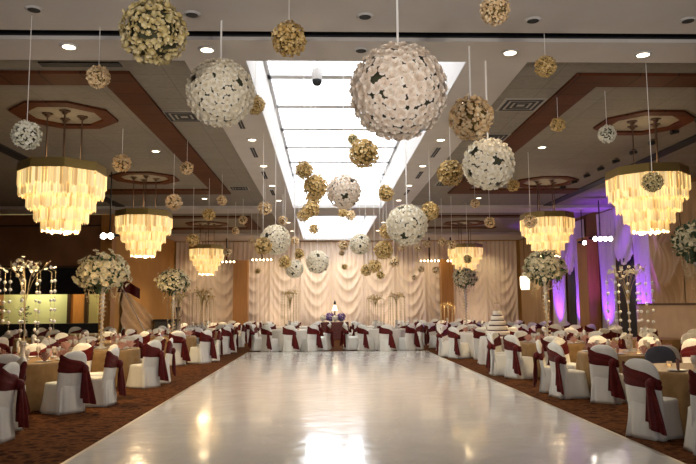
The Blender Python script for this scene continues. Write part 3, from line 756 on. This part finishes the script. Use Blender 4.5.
# centrepieces
def floral(seed, label, loc, R=.5, H_=1.62, lean=0):
    t = root('floral_centrepiece', label, 'floral centrepiece', loc, group='tall floral centrepieces'); rnd = random.Random(seed)
    q = MB(); q.lathe([(.15, 0), (.15, .012), (.05, .05), (.022, .12), (.022, .3), (.028, H_*.55), (.036, H_*.72), (.055, H_-.30), (.08, H_-.24), (.07, H_-.24), (.05, H_-.3), (.015, .14)], 20)
    s = q.build('glass_stand', M['glass'], t, True)
    q = MB(); q.tube([((.05+.03*max(0, .06+k*.0135*H_/1.6-.7))*math.cos(k*.9), (.05+.03*max(0, .06+k*.0135*H_/1.6-.7))*math.sin(k*.9), .06+k*.0135*H_/1.6) for k in range(95)], .006, 4)
    for k in range(95):                               # bead strings wound about the stem
        a = k*.9; z = .06+k*.0135*H_/1.6; r = .055+.03*max(0, z-.7)+.02*math.sin(z*9); q.ball((r*math.cos(a), r*math.sin(a), z), .016, 6, 4)
    q.build('stem_beads', M['bead'], s, True)
    q = MB()                                          # foliage and blossoms in a dome
    for i, p in enumerate(fib(330)):
        if p.z < -.62: continue
        rr = R*(rnd.uniform(.70, 1.05)+(.18 if i % 9 == 0 else 0)); c = Vector((p.x*rr, p.y*rr, p.z*rr*.82+H_+.05)); nn = (p+Vector((rnd.gauss(0, .4), rnd.gauss(0, .4), rnd.gauss(0, .4)))).normalized()
        s_ = rnd.uniform(.04, .072)*R/.5
        for (kk, ln, cup) in ((5, 1, .25), (3, .55, .5)):
            for j in range(kk):
                d, _ = frame_on(nn, j*2*PI/kk+i); petal(q, c, d, nn, s_*ln, s_*ln, s_*cup)
    q.build('blossoms', M['floral'], t)
    q = MB()
    for i, p in enumerate(fib(120)):
        c = Vector((p.x*R*.72, p.y*R*.72, p.z*R*.6+H_+.05)); d, _ = frame_on(p, i*1.3)
        petal(q, c, (d+p*.6).normalized(), p, .16, .06, .03)
    q.ball((0, 0, H_+.03), R*.66, 16, 10, .8)
    q.build('leaves', M['green_leaf'], t)
    for k in range(9):                                # twiggy sprays and hanging bead garlands
        a = k*2*PI/9+rnd.random()*.3; q = MB(); x0, y0 = R*.85*math.cos(a), R*.85*math.sin(a)
        L_ = rnd.uniform(.38, .62)
        pts = [(x0*(1-.25*u), y0*(1-.25*u), H_-.02-L_*u) for u in [i/6 for i in range(7)]]
        q.tube(pts, .003, 4)
        for p in pts: q.ball(p, .013, 6, 4)
        q.build('bead_garland', M['bead'], t, True)
    for k in range(5):
        a = k*2*PI/5+.4; q = MB(); r0 = R*.55
        pts = []
        for i in range(9):
            u = i/8; aa = a+u*1.25; pts.append((r0*math.cos(aa), r0*math.sin(aa), H_-.22-.24*math.sin(PI*u)))
        q.tube(pts, .004, 4)
        for p in pts: q.ball(p, .014, 6, 4)
        q.build('swag_garland', M['bead'], t, True)
    return t
q = MB(); q.ball((0, 0, 0), .029, 10, 7); ORB = q.mesh('orb', M['white_bead'], True)
def willow(seed, label, loc, R=.42, H_=1.66, pale=True, n=9, group='willow tree centrepieces'):
    t = root('willow_centrepiece', label, 'tree centrepiece', loc, group=group); rnd = random.Random(seed)
    q = MB(); q.lathe([(.13, 0), (.13, .015), (.05, .04), (.04, .25), (.06, .32), (.05, .33), (.02, .05)], 16); q.build('vase', M['glass'], t, True)
    q = MB()
    q.tube([(0, 0, .03), (.015, .01, .5), (-.01, 0, 1.0), (0, 0, H_-.25)], .013, 7, .008)
    ends = []
    for k in range(n):
        a = k*2*PI/n+rnd.random()*.3; r = R*rnd.uniform(.75, 1.05); z0 = rnd.uniform(.75, 1.1)
        pts = []
        for i in range(7):
            u = i/6; pts.append((r*u**1.3*math.cos(a), r*u**1.3*math.sin(a), z0+(H_-z0)*math.sin(u*PI*.62)/1.0 - .05*u))
        q.tube(pts, *((.004, 5, .002) if pale else (.012, 5, .006))); ends.append(Vector(pts[-1]))
        m_ = pts[4]; q.tube([m_, (m_[0]*1.2+.05, m_[1]*1.2, m_[2]+.14)], .004, 4)
    q.build('branches', M['brass'] if not pale else M['bead'], t, True)
    q = MB()
    for k in range(46 if pale else 60):
        p = Vector((rnd.gauss(0, R*.42), rnd.gauss(0, R*.42), H_-.02+rnd.gauss(0, .06)-.0)); nn = Vector((rnd.gauss(0, 1), rnd.gauss(0, 1), abs(rnd.gauss(0, 1)))).normalized()
        for j in range(5):
            d, _ = frame_on(nn, j*2*PI/5); petal(q, p, d, nn, .034, .032, .01)
    q.build('blossoms', M['white_petal'] if pale else M['gold_petal'], t)
    for e in ends:
        q = MB(); L_ = min(e.z-.1, rnd.uniform(.85, 1.35)); q.tube([e, e-Vector((0, 0, L_))], .0025 if pale else .006, 4)
        k = 0
        while k*.06 < L_-.03: q.ball(tuple(e-Vector((0, 0, k*.06+.03))), .0085 if pale else .017, 6, 4); k += 1
        g_ = q.build('hanging_strand', M['bead'], t, True)
        k = 1
        while pale and k*.17 < L_: link('orb', ORB, g_, tuple(e-Vector((rnd.uniform(-.01, .01), 0, k*.17+rnd.uniform(-.03, .03))))); k += 1
    return t

PLACED = []
def table(x, y, name, ph=0, n=8, cloth=0, ring=1.24, settings=True, skip=(), only=None):
    t = root('banquet_table', 'round banquet table in a %s cloth, %s' % ('pale ivory' if cloth == 2 else 'champagne satin', name), 'table', (x, y, 0), group='round banquet tables')
    link('tabletop', TOP, t); link('table_base', BASE, t)
    link('tablecloth', CP if cloth == 2 else CG[cloth], t)
    D = D10 if n == 10 else D8; rnd = random.Random(int(x*97+y*31)); st = 360/n
    for k in range(n):
        d = ph+k*st
        if k in skip: continue
        lab = D[int(round(((ph % st)+((k*st+ph)-(ph % st)))/st)) % n]
        a = math.radians(d)+rnd.uniform(-.03, .03); rr = ring+rnd.uniform(-.01, .05)
        cx, cy = x+rr*math.cos(a), y+rr*math.sin(a)
        if any(math.hypot(cx-u, cy-v) < (.7 if w_ == name else .93) for u, v, w_ in PLACED) or cx > 9.55 or cx < -12.7 or any(math.hypot(cx-b_[0], cy-b_[1]) < 1.42 for b_ in TB if b_[0] != x or b_[1] != y) or any(math.hypot(cx-u, cy-v) < .6 for u, v in ((-6.0, 27.3), (-7.1, 24.9), (-6.4, 24.9))): continue
        if math.hypot(cx-4.85, cy-19.2) < .85 or (cx < SIDE+.3 and cy > 25.4) or math.hypot(cx+7.0, cy-25) < .5: continue
        PLACED.append((cx, cy, name))
        place_chair(cx, cy, a+PI/2+rnd.uniform(-.06, .06), 'white chair with burgundy sash, %s seat of the %s' % (lab, name), 'white covered chairs at the banquet tables')
        if settings:
            ca, sa = math.cos(a), math.sin(a)
            tag(link('dinner_plate', PLATE, None, (x+.68*ca, y+.68*sa, .766)), 'white plate on the '+name, 'plate', 'plates on the '+name)
            tag(link('folded_napkin', NAP, None, (x+.68*ca, y+.68*sa, .775), a), 'fan-folded napkin on a plate of the '+name, 'napkin', 'napkins on the '+name)
            b_ = a+.27; tag(link('wine_glass', GLASS, None, (x+.56*math.cos(b_), y+.56*math.sin(b_), .765)), 'clear wine glass on the '+name, 'wine glass', 'wine glasses on the '+name)
    for k in range(3 if settings else 1):
        a = math.radians(ph+40+k*120); v = root('votive_candle', 'lit votive candle in a glass on the '+name, 'candle', (x+.44*math.cos(a), y+.44*math.sin(a), .765), group='votive candles on the '+name)
        link('holder', VOT, v); link('flame', VFL, v)

TB = [ # x, y, name, phase, seats, cloth, settings, skipped seats
 (-5.55, 8.95, 'nearest left table', 358, 10, 0, 1, (2,)),
 (-5.20, 12.05, 'second left table, with orb willow', 322, 10, 0, 1, ()),
 (-4.95, 15.2, 'third left table, with big bouquet', 333, 10, 0, 1, ()),
 (-6.0, 18.4, 'fourth left table, set back', 10, 8, 1, 1, ()),
 (-4.85, 21.3, 'left table with yellowish bouquet', 330, 10, 0, 1, ()),
 (-4.75, 25.0, 'far left corner table', 330, 8, 1, 0, ()),
 (-1.30, 26.45, 'far end table left of aisle', 270, 10, 2, 0, ()),
 (2.25, 26.45, 'far end table right of aisle', 270, 10, 2, 0, ()),
 (5.19, 9.35, 'nearest right table', 214, 10, 0, 1, (1, 6, 7, 8, 9)),
 (5.60, 12.6, 'second right table, with willow', 231, 10, 0, 1, ()),
 (5.50, 16.2, 'third right table, with big bouquet', 176, 10, 0, 1, ()),
 (5.25, 22.3, 'right table beyond the cake', 180, 10, 2, 1, ()),
 (5.30, 26.0, 'right table with far bouquet', 180, 8, 2, 0, ()),
 (-8.6, 13.9, 'nearest outer left table', 0, 8, 1, 0, ()),
 (-9.1, 17.3, 'second outer left table', 20, 8, 1, 0, ()),
 (-8.6, 20.6, 'third outer left table', 0, 8, 1, 0, ()),
 (-8.5, 23.8, 'outer left table by the pillar', 20, 8, 1, 0, ()),
 (-11.6, 22.6, 'table beside the dark bar', 0, 8, 1, 0, ()),
 (8.35, 14.0, 'nearest outer right table', 180, 8, 0, 1, ()),
 (8.3, 17.4, 'outer right table by the partition', 20, 8, 1, 0, ()),
 (8.3, 21.0, 'outer right table by brightest violet', 0, 8, 1, 0, ()),
 (8.5, 24.6, 'outer right table by wooden pillar', 20, 8, 1, 0, ()),
 (8.5, 28.2, 'farthest outer right table', 0, 8, 1, 0, ()),
 (-4.9, 28.6, 'table under far left chandelier', 0, 8, 2, 0, ()),
 (-1.4, 30.2, 'last table left of aisle', 0, 8, 2, 0, ()),
 (2.4, 30.2, 'last table right of aisle', 0, 8, 2, 0, ()),
 (5.3, 29.6, 'table under far right chandelier', 0, 8, 2, 0, ()),
 (-4.6, 32.4, 'table by left back pillar', 0, 8, 2, 0, ()),
 (5.6, 33.0, 'table by right back pillar', 0, 8, 2, 0, ()),
]
for (x, y, nm, ph, n, cl, st, sk) in TB: table(x, y, nm, ph, n, cl, 1.265, bool(st), sk)
place_chair(4.33, 7.68, math.radians(-20), 'white chair with burgundy sash, pulled back, cut by the right edge', 'white covered chairs at the banquet tables')
# jacket-grey chair on the right
o = make_chair(COVER_G, False, 'banquet_chair'); o.location = (5.28, 10.6, 0); o.rotation_euler.z = math.radians(76)+PI/2
tag(o, 'dark grey covered chair without sash at the rear of the nearest right table', 'chair')
TZ = .766
floral(1, 'big white bouquet on a tall glass stand, third left table', (-4.9, 15.25, TZ), .55, 1.58)
floral(2, 'smaller yellowish white bouquet on a tall glass stand, left near the orange wall glow', (-4.68, 21.3, TZ), .50, 1.60)
floral(3, 'big white bouquet on a tall stand, third right table', (5.28, 16.2, TZ), .50, 1.70)
floral(4, 'far small white bouquet on a thin stand before the right back drape', (5.35, 25.9, TZ), .46, 1.85)
floral(5, 'white bouquet cut by the right edge of the picture', (5.26, 9.4, TZ), .30, 1.70)
willow(1, 'tall willow with hanging strands of white orbs on the second left table', (-5.2, 12.05, TZ), .50, 1.62)
willow(2, 'tall willow with hanging strands of white orbs before the violet wall, right', (5.65, 12.6, TZ), .42, 1.52)
GW = 'golden crystal willows on the far tables'
for i, (x, y, h_, lb) in enumerate(((-5.3, 25.0, 1.35, 'golden crystal willow left of the far left chandelier'), (-4.4, 24.75, 1.45, 'golden crystal willow beneath the far left chandelier'), (-1.35, 26.45, 1.45, 'golden crystal willow on the left table across the dance floor end'),
     (1.95, 26.45, 1.2, 'thin crystal willow on the right table across the dance floor end, left one'), (2.75, 26.45, 1.3, 'thin crystal willow on the right table across the dance floor end, right one'), (-4.9, 28.6, 1.3, 'golden crystal willow on the table behind the left corner table'), (5.3, 29.6, .9, 'short golden willow on the table under the far right chandelier'))):
    willow(10+i, lb, (x, y, TZ), .36 if i != 0 else .45, h_, False, 11, GW)

# cake table
t = root('cake_table', 'small round cake table under a white pleated cloth, right of the dance floor', 'table', (4.85, 19.2, 0))
link('tablecloth', cloth_mesh(.5, M['pale_cloth'], 9), t)
t = root('wedding_cake', 'five-tier ivory wedding cake with dark ribbons on the round white table', 'cake', (4.85, 19.2, TZ))
z = 0
q = MB(); q.lathe([(.37, 0), (.37, .02)], 28); q.build('cake_board', M['chrome'], t)
z = .02
for k, r in enumerate((.335, .285, .235, .18, .125)):
    q = MB(); q.lathe([(r, z), (r, z+.125), (r-.012, z+.137), (.02, z+.138)], 28); q.build('tier', M['cake'], t, True)
    q = MB(); q.lathe([(r+.004, z+.002), (r+.004, z+.03)], 28); q.build('ribbon', M['ribbon'], t)
    z += .138
q = MB()
for k in range(4): q.tube([(.02*k-.03, 0, z), (.04*k-.06, .02, z+.22)], .006, 5, .003); q.ball((.04*k-.06, .02, z+.22), .02, 6, 4)
q.build('topper', M['bead'], t)
# head table
t = root('head_table', 'small head table with a dark burgundy pleated skirt at the end of the aisle', 'table', (.45, 34.2, 0))
q = MB(); q.box((-.70, -.38, .82), (.70, .38, .86)); q.build('tabletop', M['ribbon'], t)
q = MB(); vs = []; n = 160
for (zz, s) in ((.86, 1.0), (.82, 1.01), (.02, 1.05)):
    for i in range(n):
        a = 2*PI*i/n; c, s_ = math.cos(a), math.sin(a); f = 1+(.02*math.sin(i*PI/2) if zz < .8 else 0)
        vs.append((.71*s*f*math.copysign(abs(c)**.3, c), .40*s*f*math.copysign(abs(s_)**.3, s_), zz))
q.add(vs, [(j*n+i, j*n+(i+1) % n, (j+1)*n+(i+1) % n, (j+1)*n+i) for j in range(2) for i in range(n)]); q.build('skirt', M['head_skirt'], t)
for (px, mm, r, lb) in ((.08-.28, 'purple_fl', .21, 'purple bouquet left of the middle of the head table'), (.36, 'purple_fl', .20, 'purple bouquet right of the middle of the head table')):
    t = root('bouquet', lb, 'bouquet', (.45+px, 34.25, .868)); q = petal_cover(70, 5, r, loose=.5); q.build('petals', M[mm], t, loc=(0, 0, r*1.2)); q = MB(); q.lathe([(.07, 0), (.05, .06), (.09, .18)], 12); q.build('vase', M['glass'], t)
for (px, lb) in ((-.55, 'small white bouquet at the left end of the head table'), (.05, 'small white bouquet in the middle of the head table')):
    t = root('bouquet', lb, 'bouquet', (.45+px, 33.93, .868)); q = petal_cover(50, 6, .14, loose=.5); q.build('petals', M['white_petal'], t, loc=(0, 0, .19)); q = MB(); q.lathe([(.06, 0), (.04, .05), (.07, .12)], 12); q.build('vase', M['glass'], t)
t = root('cone_lamp', 'small white cone lamp with a dark tip behind the purple flowers', 'lamp', (.49, 34.5, .862))
q = MB(); q.lathe([(.04, 0), (.04, .52)], 10); q.build('stem', M['bronze'], t)
q = MB(); q.lathe([(.15, .55), (.045, .84)], 20); q.build('shade', M['sconce'], t, True)
q = MB(); q.lathe([(.055, .86), (.06, .95), (.012, 1.08)], 12); q.build('finial', M['black'], t, True)

# light bars beside the back pillars, spots
def light_bar(x, y, z, n, dx, label, lone=None):
    t = root('light_bar', label, 'light bar', (x, y, z), group='bars of round bulbs by the back pillars')
    q = MB(); q.box((-n*dx/2, -.03, -.06), (n*dx/2, .06, .06)); q.box((-.04, 0, .06), (.04, .06, ZC-z)); q.build('bar', M['bronze'], t)
    for k in range(n):
        q = MB(); q.ball((-n*dx/2+dx*(k+.5), -.07, 0), .055, 10, 6); q.build('bulb', M['bulb'], t, True)
for (pa, pb, py, n, lb) in ((217, 236, 262, 5, 'bar of lit round bulbs just left of the left back pillar'), (251, 273, 260, 6, 'bar of lit round bulbs just right of the left back pillar'),
                            (419, 440, 261, 6, 'bar of lit round bulbs just left of the right back pillar'), (446, 456, 261, 3, 'short bar of lit round bulbs at the right back pillar')):
    a, b = at(pa, py, 35.0), at(pb, py, 35.0); light_bar((a.x+b.x)/2, 35.0, a.z, n, (b.x-a.x)/n, lb)
def spot_fix(px, py, Y, label, n, dx, rz=0):
    p = at(px, py, Y); t = root('stage_spotlight', label, 'spotlight', p)
    q = MB(); q.box((-.05-n*dx/2, .04, -.03), (n*dx/2+.05, .1, .03)); q.tube([(0, .07, 0), (0, .07, ZC-p.z)], .018); q.build('bar', M['black'], t)
    for k in range(n):
        x = -n*dx/2+dx*(k+.5); q = MB(); q.tube([(x, .1, -.0), (x, -.14, -.04)], .06, 12, .085); h_ = q.build('lamp_head', M['black'], t)
        q = MB(); q.lathe([(.075, 0), (.075, .006)], 16); l_ = q.build('lens', M['spot_lens'], h_, loc=(x, -.146, -.041)); l_.rotation_euler = (PI/2+.15, 0, 0)
    t.rotation_euler.z = rz
    return p
spot_fix(109, 235, 17.5, 'pair of bright white spotlights between the left chandeliers', 2, .18)
spot_fix(601, 238, 22.5, 'bar of bright white spotlights on the right, before the wooden pillar', 4, .17)
spot_fix(583, 242, 25.0, 'dim end of the spotlight bar beside the second right chandelier', 1, .2)
# wall lamp by the back right corner
p = at(525, 283, 33.5)
t = root('wall_lantern', 'glowing frosted lantern hanging beside the rightmost back drape', 'lamp', p)
q = MB(); q.lathe([(.20, -.33), (.24, -.1), (.24, .3), (.18, .34)], 16); q.build('shade', M['sconce'], t, True)
q = MB(); q.lathe([(.22, .34), (.06, .42), (.05, .5)], 12); q.tube([(0, 0, .5), (0, 0, ZC-p.z)], .012); q.build('hanger', M['bronze'], t)
# left side: burgundy banner, pole, dark console, plants, slim stand
t = root('burgundy_banner', 'burgundy cloth hung from a slanted pole beside the left corner pillar', 'banner', (-6.95, 24.9, 0))
q = MB(); q.tube([(.9, 0, .0), (-.55, 0, 2.75)], .02, 8); q.build('pole', M['pale_cloth'], t)
q = MB(); nx = 20; vs = []
for j in range(7):
    for i in range(nx+1):
        u, v = i/nx, j/6; top = 2.62-.30*max(0, u-.35)**1.2/.6
        vs.append((-.55+.82*u, .03*math.sin(u*14)+.02, top-(.42-.05*u)*v+(.12*(u-.5) if v == 1 else 0)*0))
q.add(vs, [(j*(nx+1)+i, j*(nx+1)+i+1, (j+1)*(nx+1)+i+1, (j+1)*(nx+1)+i) for j in range(6) for i in range(nx)]); q.build('cloth', M['sash'], t, True)
t = root('bar_cabinet', 'dark cabinet with a black top against the gold left side wall', 'cabinet', (-7.35, 32.2, 0))
q = MB(); q.box((-.45, -.5, 0), (.45, .5, 1.0)); q.build('body', mat('slate_cabinet', (.06, .065, .06), .5), t)
q = MB(); q.box((-.5, -.55, 1.0), (.5, .55, 1.1)); q.build('top', M['black'], t)
for k, (px, Y, lb) in enumerate(((5, 27.0, 'dark leafy potted plant behind the bar opening at the left edge'), (20, 27.2, 'dark leafy potted plant behind the bar opening, right of the left-edge one'))):
    p = at(px, 310, Y); t = root('potted_plant', lb, 'plant', (p.x-.2+.4*k, Y, 0)); rnd = random.Random(k+40)
    q = MB(); q.lathe([(.18, 0), (.24, .5), (.22, .5), (.2, .45), (.02, .44)], 16); q.build('pot', M['black'], t)
    q = MB()
    for j in range(60):
        a = rnd.random()*6.28; c = Vector((rnd.gauss(0, .08), rnd.gauss(0, .08), rnd.uniform(.6, 1.75))); petal(q, c, Vector((math.cos(a), math.sin(a), .5)).normalized(), Vector((0, 0, 1)), .2, .08, -.03)
    q.tube([(0, 0, .44), (0, 0, 1.7)], .015)
    q.build('leaves', M['green_leaf'], t)
p = at(178, 300, 27.3)
t = root('candelabrum', 'slim black floor candelabrum with a pale candle, below the yellowish bouquet', 'candelabrum', (p.x, 27.3, 0))
q = MB(); q.lathe([(.16, 0), (.15, .03), (.03, .08), (.025, .9), (.06, 1.0), (.03, 1.1), (.05, 1.4), (.09, 1.62), (.10, 1.66)], 14)
q.tube([(0, 0, 1.25), (.14, 0, 1.28), (.2, 0, 1.5)], .02); q.build('stand', M['black'], t, True)
q = MB(); q.lathe([(.04, 1.66), (.04, 1.86), (.005, 1.9)], 10); q.build('candle', M['white_bead'], t, True)

# ------------------------------------------------------------------ lights
def light(name, kind, loc, energy, col, rot=None, **kw):
    l = bpy.data.lights.new(name, kind); l.energy = energy; l.color = col
    for k, v in kw.items(): setattr(l, k, v)
    o = link(name, l, None, loc)
    if rot: o.rotation_euler = rot
    return o
WARM = (1, .74, .42)
for k, ((x, y), _) in enumerate(spots):
    light('chandelier_lamp', 'AREA', (x, y, ZC-2.06), 80 if k % 3 != 2 else 75, WARM, shape='DISK', size=.6)
    light('chandelier_lamp', 'POINT', (x, y, ZC-.62), 11, WARM, shadow_soft_size=.2)
for x in (-3.4, -1.6, 2.6, 4.4): light('near_downlight', 'SPOT', (x, 9.1, ZC-.05), 45, (1, .82, .62), (0, 0, 0), spot_size=1.6, spot_blend=.8, shadow_soft_size=.08)
for xx in (-1.52, 2.47):
    for y in (11.4, 14.1, 16.8, 19.6, 22.4, 28.4, 31.6): light('soffit_downlight', 'SPOT', (xx, y, ZC-.05), 40, (1, .84, .64), (0, 0, 0), spot_size=1.7, spot_blend=.8, shadow_soft_size=.08)
for x, y in ((-4.0, 22.6), (5.2, 22.6), (5.0, 15.2), (-3.9, 15.6)): light('coffer_downlight', 'SPOT', (x, y, ZC+.04), 48 if x > 0 else 34, (1, .80, .58), (0, 0, 0), spot_size=1.7, spot_blend=.8, shadow_soft_size=.08)
for sx in (-2.2, 3.2):                                # unseen spots added behind the camera to brighten the flower balls
    v = Vector((.5, 12, 5.6))-Vector((sx, -4.2, 2.0))
    light('added_ball_spot', 'SPOT', (sx, -4.2, 2.0), 1150, (1, .93, .84), v.to_track_quat('-Z', 'Y').to_euler(), spot_size=.80, spot_blend=.5, shadow_soft_size=.2)
# violet uplights along the right wall
for y, e in ((30.3, 800), (27.8, 600), (25.0, 600), (22.2, 1000)):
    v = Vector((XR-.15, y, 3.0))-Vector((XR-.75, y, .25))
    light('violet_uplight', 'SPOT', (XR-.75, y, .25), e, (.28, .05, 1.0), v.to_track_quat('-Z', 'Y').to_euler(), spot_size=1.15, spot_blend=.8, shadow_soft_size=.06)
# warm wash on the back drape and side walls
for x, e in ((-6.2, 40), (-2.4, 80), (.4, 90), (3.4, 80), (8.0, 60)):
    v = Vector((x, YB, 2.6))-Vector((x, 34.9, .3))
    light('drape_uplight', 'SPOT', (x, 34.9, .3), e, (1, .80, .58), v.to_track_quat('-Z', 'Y').to_euler(), spot_size=1.9, spot_blend=.9, shadow_soft_size=.15)
for x in (-6.5, -3.2, -1.0, 1.2, 3.4, 5.6, 8.6): light('drape_downlight', 'SPOT', (x, 35.1, ZC-.05), 130, (1, .79, .50), (.25, 0, 0), spot_size=1.9, spot_blend=.9, shadow_soft_size=.1)
light('side_wall_downlight', 'SPOT', (-7.3, 33.9, 4.9), 240, (1, .58, .2), (0, -.45, 0), spot_size=1.3, spot_blend=.7, shadow_soft_size=.08)
light('bar_lamp', 'POINT', (-11.6, 27.6, 2.9), 110, (1, .95, .6), shadow_soft_size=.15)
light('bar_lamp', 'POINT', (-8.9, 27.6, 2.9), 40, (1, .85, .5), shadow_soft_size=.15)
light('added_front_fill', 'AREA', (.5, -4.7, 2.4), 150, (.90, .88, 1.0), (PI/2, 0, 0), shape='RECTANGLE', size=9, size_y=3.2)  # unseen fill panel added behind the camera; no window stands there

w = bpy.data.worlds.new('night'); scn.world = w; w.use_nodes = True
w.node_tree.nodes['Background'].inputs[0].default_value = (.02, .02, .03, 1)

# ------------------------------------------------------------------ camera
cam = bpy.data.cameras.new('camera'); co = bpy.data.objects.new('camera', cam); COL.objects.link(co)
cam.sensor_width = 36; cam.lens = F/696*36; cam.clip_end = 200
mt = Matrix((RR, UU, -FW)).transposed().to_4x4(); mt.translation = EYE
co.matrix_world = mt
scn.camera = co
vs_ = scn.view_settings
vs_.view_transform = 'Standard'; vs_.look = 'None'; vs_.gamma = 1; vs_.use_curve_mapping = False; vs_.exposure = .28
